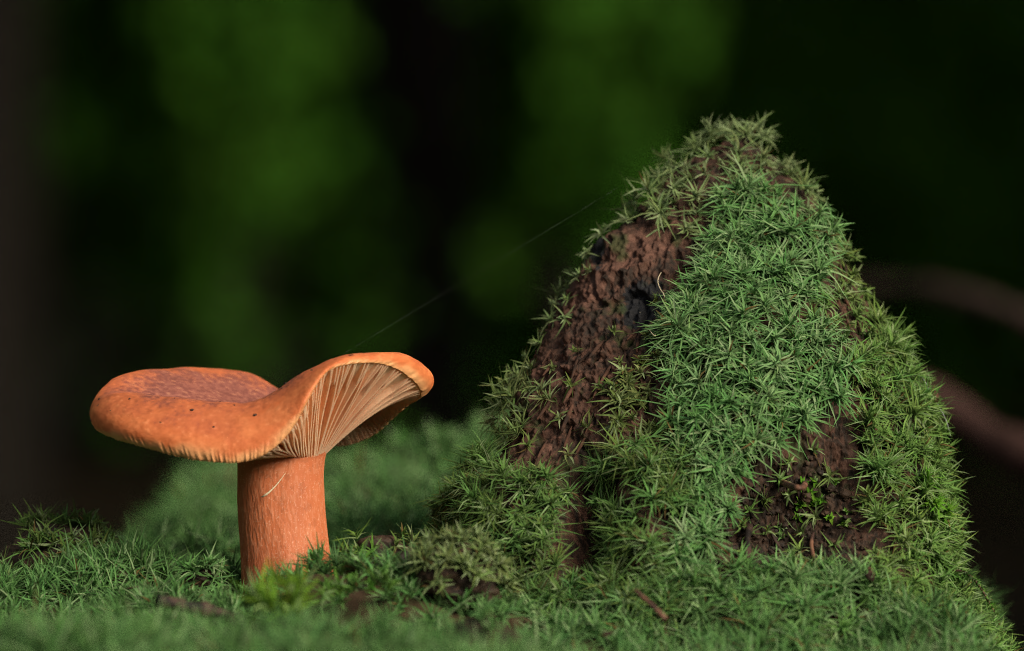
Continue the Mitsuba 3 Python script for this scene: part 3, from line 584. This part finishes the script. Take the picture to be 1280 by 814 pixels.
# specks of dirt lying on the cap
tf, tv = [], top
sp_parts = []
for k in range(46):
    i, j_ = rng.integers(8, nu - 3), rng.integers(0, nth)
    if k < 26: j_ = int((rng.uniform(0.02, 0.42)) * nth)
    sp_parts.append(blob(top[i, j_], rng.uniform(.12, .34) * MM * (1 if k % 6 else 1.5), (1, 1, .6), .4, 1.5, 1, k))
obj('dirt_speck', merge(sp_parts), 'twig_dark', cap); labels[f'{cap}__dirt_speck'] = {'kind': 'stuff'}
fib = [at(327, 621, -6.6 * MM), at(333, 618, -7.3 * MM), at(341, 611, -7.4 * MM), at(349, 602, -7.4 * MM), at(357, 591, -7.2 * MM)]
tag(obj('plant_fibre', tube(fib, [.0001, .00022, .00014, .0001, .00004], 6), 'fibre'), 'pale dry fibre stuck across the mushroom stem', 'fibre')

# ------------------------------------------------------------------ moss carpets
def carpet_points(n, x0, x1, y0, y1, seed):
    r = np.random.default_rng(seed)
    x, y = r.uniform(x0, x1, n), r.uniform(y0, y1, n)
    return np.stack([x, y, ground_z(x, y)], -1)
p = carpet_points(9500, -0.125, 0.125, -0.17, 0.13, 301)
hd = np.hypot(p[:, 0] - at(357, 740, 2 * MM)[0], p[:, 1] - .002)
k = hd > .0086
for cx, cy, rx, ry in ((0.040, 0.018, 0.062, 0.042),): k &= ((p[:, 0] - cx) / rx) ** 2 + ((p[:, 1] - cy) / ry) ** 2 > 1
k &= meshkit.fbm(p / 0.016, 3, 12) > 0.34
p = p[k]
e = 0.002
gn = unit(np.stack([-(ground_z(p[:, 0] + e, p[:, 1]) - ground_z(p[:, 0] - e, p[:, 1])) / (2 * e), -(ground_z(p[:, 0], p[:, 1] + e) - ground_z(p[:, 0], p[:, 1] - e)) / (2 * e), 0 * p[:, 0] + 1], -1))
big = np.random.default_rng(5)
cut_ = (p[:, 1] < -0.062) | (p[:, 1] > 0.055)
parts = []
for sel, fine, nl in ((cut_, False, 20), (~cut_, True, 21)):
    q = p[sel]; size = (0.45 + 1.0 * meshkit.fbm(q / 0.014, 3, 14)) * (1.25 if not fine else 1.0)
    parts.append(shoots(q, unit(gn[sel] + rng.normal(size=q.shape) * .22), nl, 4.6 * MM * size, 0.42 * MM, 2.8 * MM * size, (0.06, 1.0), 0.36, (0, 0, -0.02), CARPET + CUSHION[:1], fine, lift=.7))
tag(moss_obj('moss_carpet', parts), 'soft green moss carpet around the foot of the mushroom', 'moss', kind='stuff')
p = carpet_points(6500, -0.15, 0.12, 0.12, 0.32, 302)
parts = [shoots(p, np.tile([0.0, -.2, 1.0], (len(p), 1)) + rng.normal(size=p.shape) * .3, 12, 5.2 * MM, 0.70 * MM, 3.6 * MM, (0.10, 1.0), 0.35, (0, 0, -0.03), CARPET, False, lift=1.0)]
tag(moss_obj('moss_carpet', parts), 'blurred green moss on the hummock behind the mushroom', 'moss', kind='stuff')

# the dark moss clump at the left edge
key = thing('moss_clump', 'dark earthy clump overgrown with short moss at the left edge', 'moss clump')
cc_ = at(72, 722, .010); cv_, cf_ = blob(cc_, .0120, (1.05, .8, .78), .34, 1.7, 4, 3)
obj('soil', (cv_, cf_), 'soil', key)
cm = trimesh.Trimesh(cv_, cf_, process=False); vn = np.array(cm.vertex_normals)
r_ = np.random.default_rng(6); kk = r_.choice(len(cv_), 620); kk = kk[(vn[kk, 1] < .5) & (meshkit.fbm(cv_[kk] / .006, 2, 4) > .48)]
leaf_key = moss_obj('leaves', [shoots(cv_[kk], unit(vn[kk] + [-.15, 0, .35]), 12, 3.3 * MM, .42 * MM, 1.3 * MM, (.2, 1.2), .2, (0, 0, -.05), OLIVE[:2] + STAR[2:])], key)
labels[leaf_key] = {'kind': 'stuff'}
obj('twig', tube([at(52, 668, .006), at(56, 684, .004), at(66, 705, .002), at(70, 730, .0), at(64, 755, -.002)], [.0005, .0007, .0008, .0009, .0007], 7, .5), 'twig_dark', key)
# lumps of earth
def clod(name_label, px, py, Y_, r, squash, seed, nt, pal):
    c = at(px, py, Y_); v, f = blob(c, r, squash, .36, 2.0, 4, seed)
    k_ = thing('soil_clod', name_label, 'clod'); obj('soil', (v, f), 'soil', k_)
    m_ = trimesh.Trimesh(v, f, process=False); n_v = np.array(m_.vertex_normals); r = np.random.default_rng(seed)
    i_ = r.choice(len(v), nt * 6); i_ = i_[(n_v[i_, 2] > .1) & (n_v[i_, 1] < .5)][:nt]
    if nt: labels[moss_obj('moss', [shoots(v[i_], unit(n_v[i_] + [0, -.2, .5]), 15, 3.0 * MM, .46 * MM, 1.5 * MM, (.2, 1.2), .25, (0, 0, -.06), pal)], k_)] = {'kind': 'stuff'}
clod('brown crumbly lump of earth with pale moss tufts left of the stump foot', 575, 722, -.036, .0070, (1.05, .8, .8), 21, 70, TOPG + OLIVE)
clod('small dark lump of earth right behind the mushroom foot', 478, 700, -.012, .0055, (1.2, .8, .75), 22, 9, VIVID[:1] + OLIVE)
clod('dark broken lump of earth half sunk in the moss left of the mushroom stem', 250, 722, -.012, .0022, (1.4, .8, .7), 23, 10, CARPET)
clod('blurred dark lump of earth at the bottom centre edge', 596, 812, -.085, .006, (1.2, .8, .8), 24, 4, CARPET)

# ------------------------------------------------------------------ small things
def twig(label, pts, radii, m='twig', name='twig', cat='twig', wob=.35):
    return tag(obj(name, tube(pts, radii, 8, wob), m), label, cat)
q = [onstump(px, py)[0] + np.array([0, -.0050, .001]) for px, py in ((918, 633), (950, 613), (978, 606), (1002, 606))]
twig('reddish brown crooked twig lying across the dark hollow of the stump', q, [.0004, .0006, .0007, .0005])
q = [onstump(px, py)[0] + np.array([0, -.0040, 0]) for px, py in ((932, 650), (929, 680), (934, 712))]
twig('short dark upright twig at the left side of the hollow', q, [.0006, .0006, .0005], 'twig_dark')
q = [onstump(px, py)[0] + np.array([0, -.0040, 0]) for px, py in ((1052, 640), (1035, 672), (1020, 695))]
twig('dark slanting twig at the right side of the hollow', q, [.0004, .0006, .0006], 'twig_dark')
for k, pts_ in enumerate((((960, 660), (972, 680), (985, 690)), ((1005, 640), (1022, 628), (1040, 640)), ((945, 700), (962, 690), (990, 704)), ((1020, 700), (1010, 680), (1012, 660)))):
    q = [onstump(px, py)[0] + np.array([0, -.0022, 0]) for px, py in pts_]
    twig(('uppermost left', 'upper right', 'lower left', 'lower right')[k] + ' bit of dark root fibre in the earth of the stump hollow', q, [.00025, .0004, .0003], 'twig' if k % 2 else 'twig_dark', 'root_fibre', 'root fibre')
q = [onstump(px, py)[0] + np.array([0, -.0045, 0]) for px, py in ((1080, 685), (1078, 700), (1076, 712))]
twig('short brown stub below the right end of the hollow', q, [.0006, .0008, .0006], 'bark_crumb')
twig('thick dark broken stick blurred in the foreground left of the mushroom', [at(196, 750, -.062), at(225, 756, -.060), at(255, 762, -.058), at(292, 770, -.056)], [.0010, .0014, .0013, .0007], 'twig_dark', 'stick', 'stick')
twig('small dark stick end sticking up beside the foreground stick', [at(282, 768, -.070), at(292, 785, -.070), at(303, 800, -.070)], [.0008, .0011, .0009], 'twig_dark', 'stick', 'stick')
twig('thin reddish twig slanting in the moss before the stump', [at(794, 738, -.062), at(812, 754, -.064), at(832, 774, -.066)], [.0004, .0005, .0005], 'twig')
v_, f_ = blob(at(1168, 497, .012), .0011, (.8, .7, 1.1), .3, 1.6, 3, 9)
tag(obj('bud_scale', (v_, f_), 'bark_crumb'), 'tiny brown bud scale caught on the right edge of the stump', 'bud scale')
for lab, pts in (('upper curved pale fibre on the charred patch of the stump', ((828, 342), (823, 352), (826, 362), (832, 372))), ('lower curved pale fibre on the charred patch of the stump', ((829, 366), (828, 376), (823, 388), (820, 395))),
                 ('pale fibre low on the bare face beside the cushion moss', ((802, 392), (805, 402), (811, 412), (820, 418)))):
    tag(obj('plant_fibre', tube([onstump(px, py)[0] + np.array([0, -.0012, 0]) for px, py in pts], [.00005, .00008, .00008, .00005], 5), 'fibre'), lab, 'fibre')
tag(obj('silk_thread', tube([at(430, 442, -.012), at(772, 235, .02)], .0000018, 4, 0, 10), 'silk'), 'long fine spider thread from the mushroom cap to the stump', 'spider thread')
tag(obj('silk_thread', tube([at(1146, 466, .012), at(1158, 480, .010), at(1163, 492, .011), at(1176, 512, .012), at(1188, 545, .014)], .00005, 5), 'silk'), 'bluish spider thread holding the bud scale on the right edge', 'spider thread')
for i, (px, py, Y_, w) in enumerate(((165, 735, -.02, 'left of the broken earth lump'), (640, 806, -.08, 'at the bottom edge under the stump'), (430, 742, -.04, 'among the fresh tufts right of the stem'), (505, 770, -.06, 'in the foreground below the tufted earth lump'), (90, 780, -.06, 'at the lower left of the moss carpet'), (760, 792, -.07, 'in front of the slanting reddish twig'))):
    c = at(px, py, Y_); c[2] = max(c[2], float(ground_z(c[0], c[1])) + .003); a_ = rng.uniform(0, 3.1); d_ = np.array([math.cos(a_), math.sin(a_), rng.uniform(-.2, .3)])
    v_, f_ = blob((0, 0, 0), 1, (1, 1, 1), .4, 1.3, 2, 70 + i); s_ = np.cross(d_, [0, 0, 1])
    v_ = c + (v_[:, :1] * d_ * 1.6 + v_[:, 1:2] * s_ * .8 + v_[:, 2:3] * np.array([0, 0, .25])) * rng.uniform(.7, 1.2) * MM
    tag(obj('litter_flake', (v_, f_), 'bark_crumb'), 'small brown scrap of bark ' + w, 'bark scrap', 'scraps lying on the moss')
# a yellow green tuft out of focus in the foreground
for i, (px, py, Y_) in enumerate(((350, 772, -.085), (330, 792, -.09), (372, 790, -.09))):
    tuft(at(px, py, Y_), np.array([.05, -.1, 1]), ('tallest', 'left', 'right')[i] + ' of the three blurred yellow green moss tufts before the mushroom', [(.16, .26, .03), (.12, .24, .03)], 'blurred yellow green moss tufts', 22, 6.0, .8, 4.0, seed=1700 + i, nsh=3, fine=False, spread=(.1, .8))
for i, (px, py, Y_) in enumerate(((425, 735, -.03), (455, 728, -.03), (395, 728, -.014), (440, 752, -.045), (475, 745, -.05), (410, 758, -.05))):
    tuft(at(px, py, Y_), np.array([.05, -.1, 1]), ('nearest the stem', 'second', 'third', 'fourth', 'fifth', 'sixth')[np.argsort(np.argsort([425, 455, 395, 440, 475, 410]))[i]] + ' of the fresh green moss tufts running right from the mushroom foot', VIVID[:1] + STAR, 'fresh green tufts right of the mushroom foot', 18, 3.0, .55, 3.0, seed=1720 + i, nsh=5, spread=(.3, 1.1))
print('keys', len(scene), 'triangles', sum(len(meshkit.WRITTEN[d['filename']][1]) for d in scene.values() if d.get('type') == 'ply'))
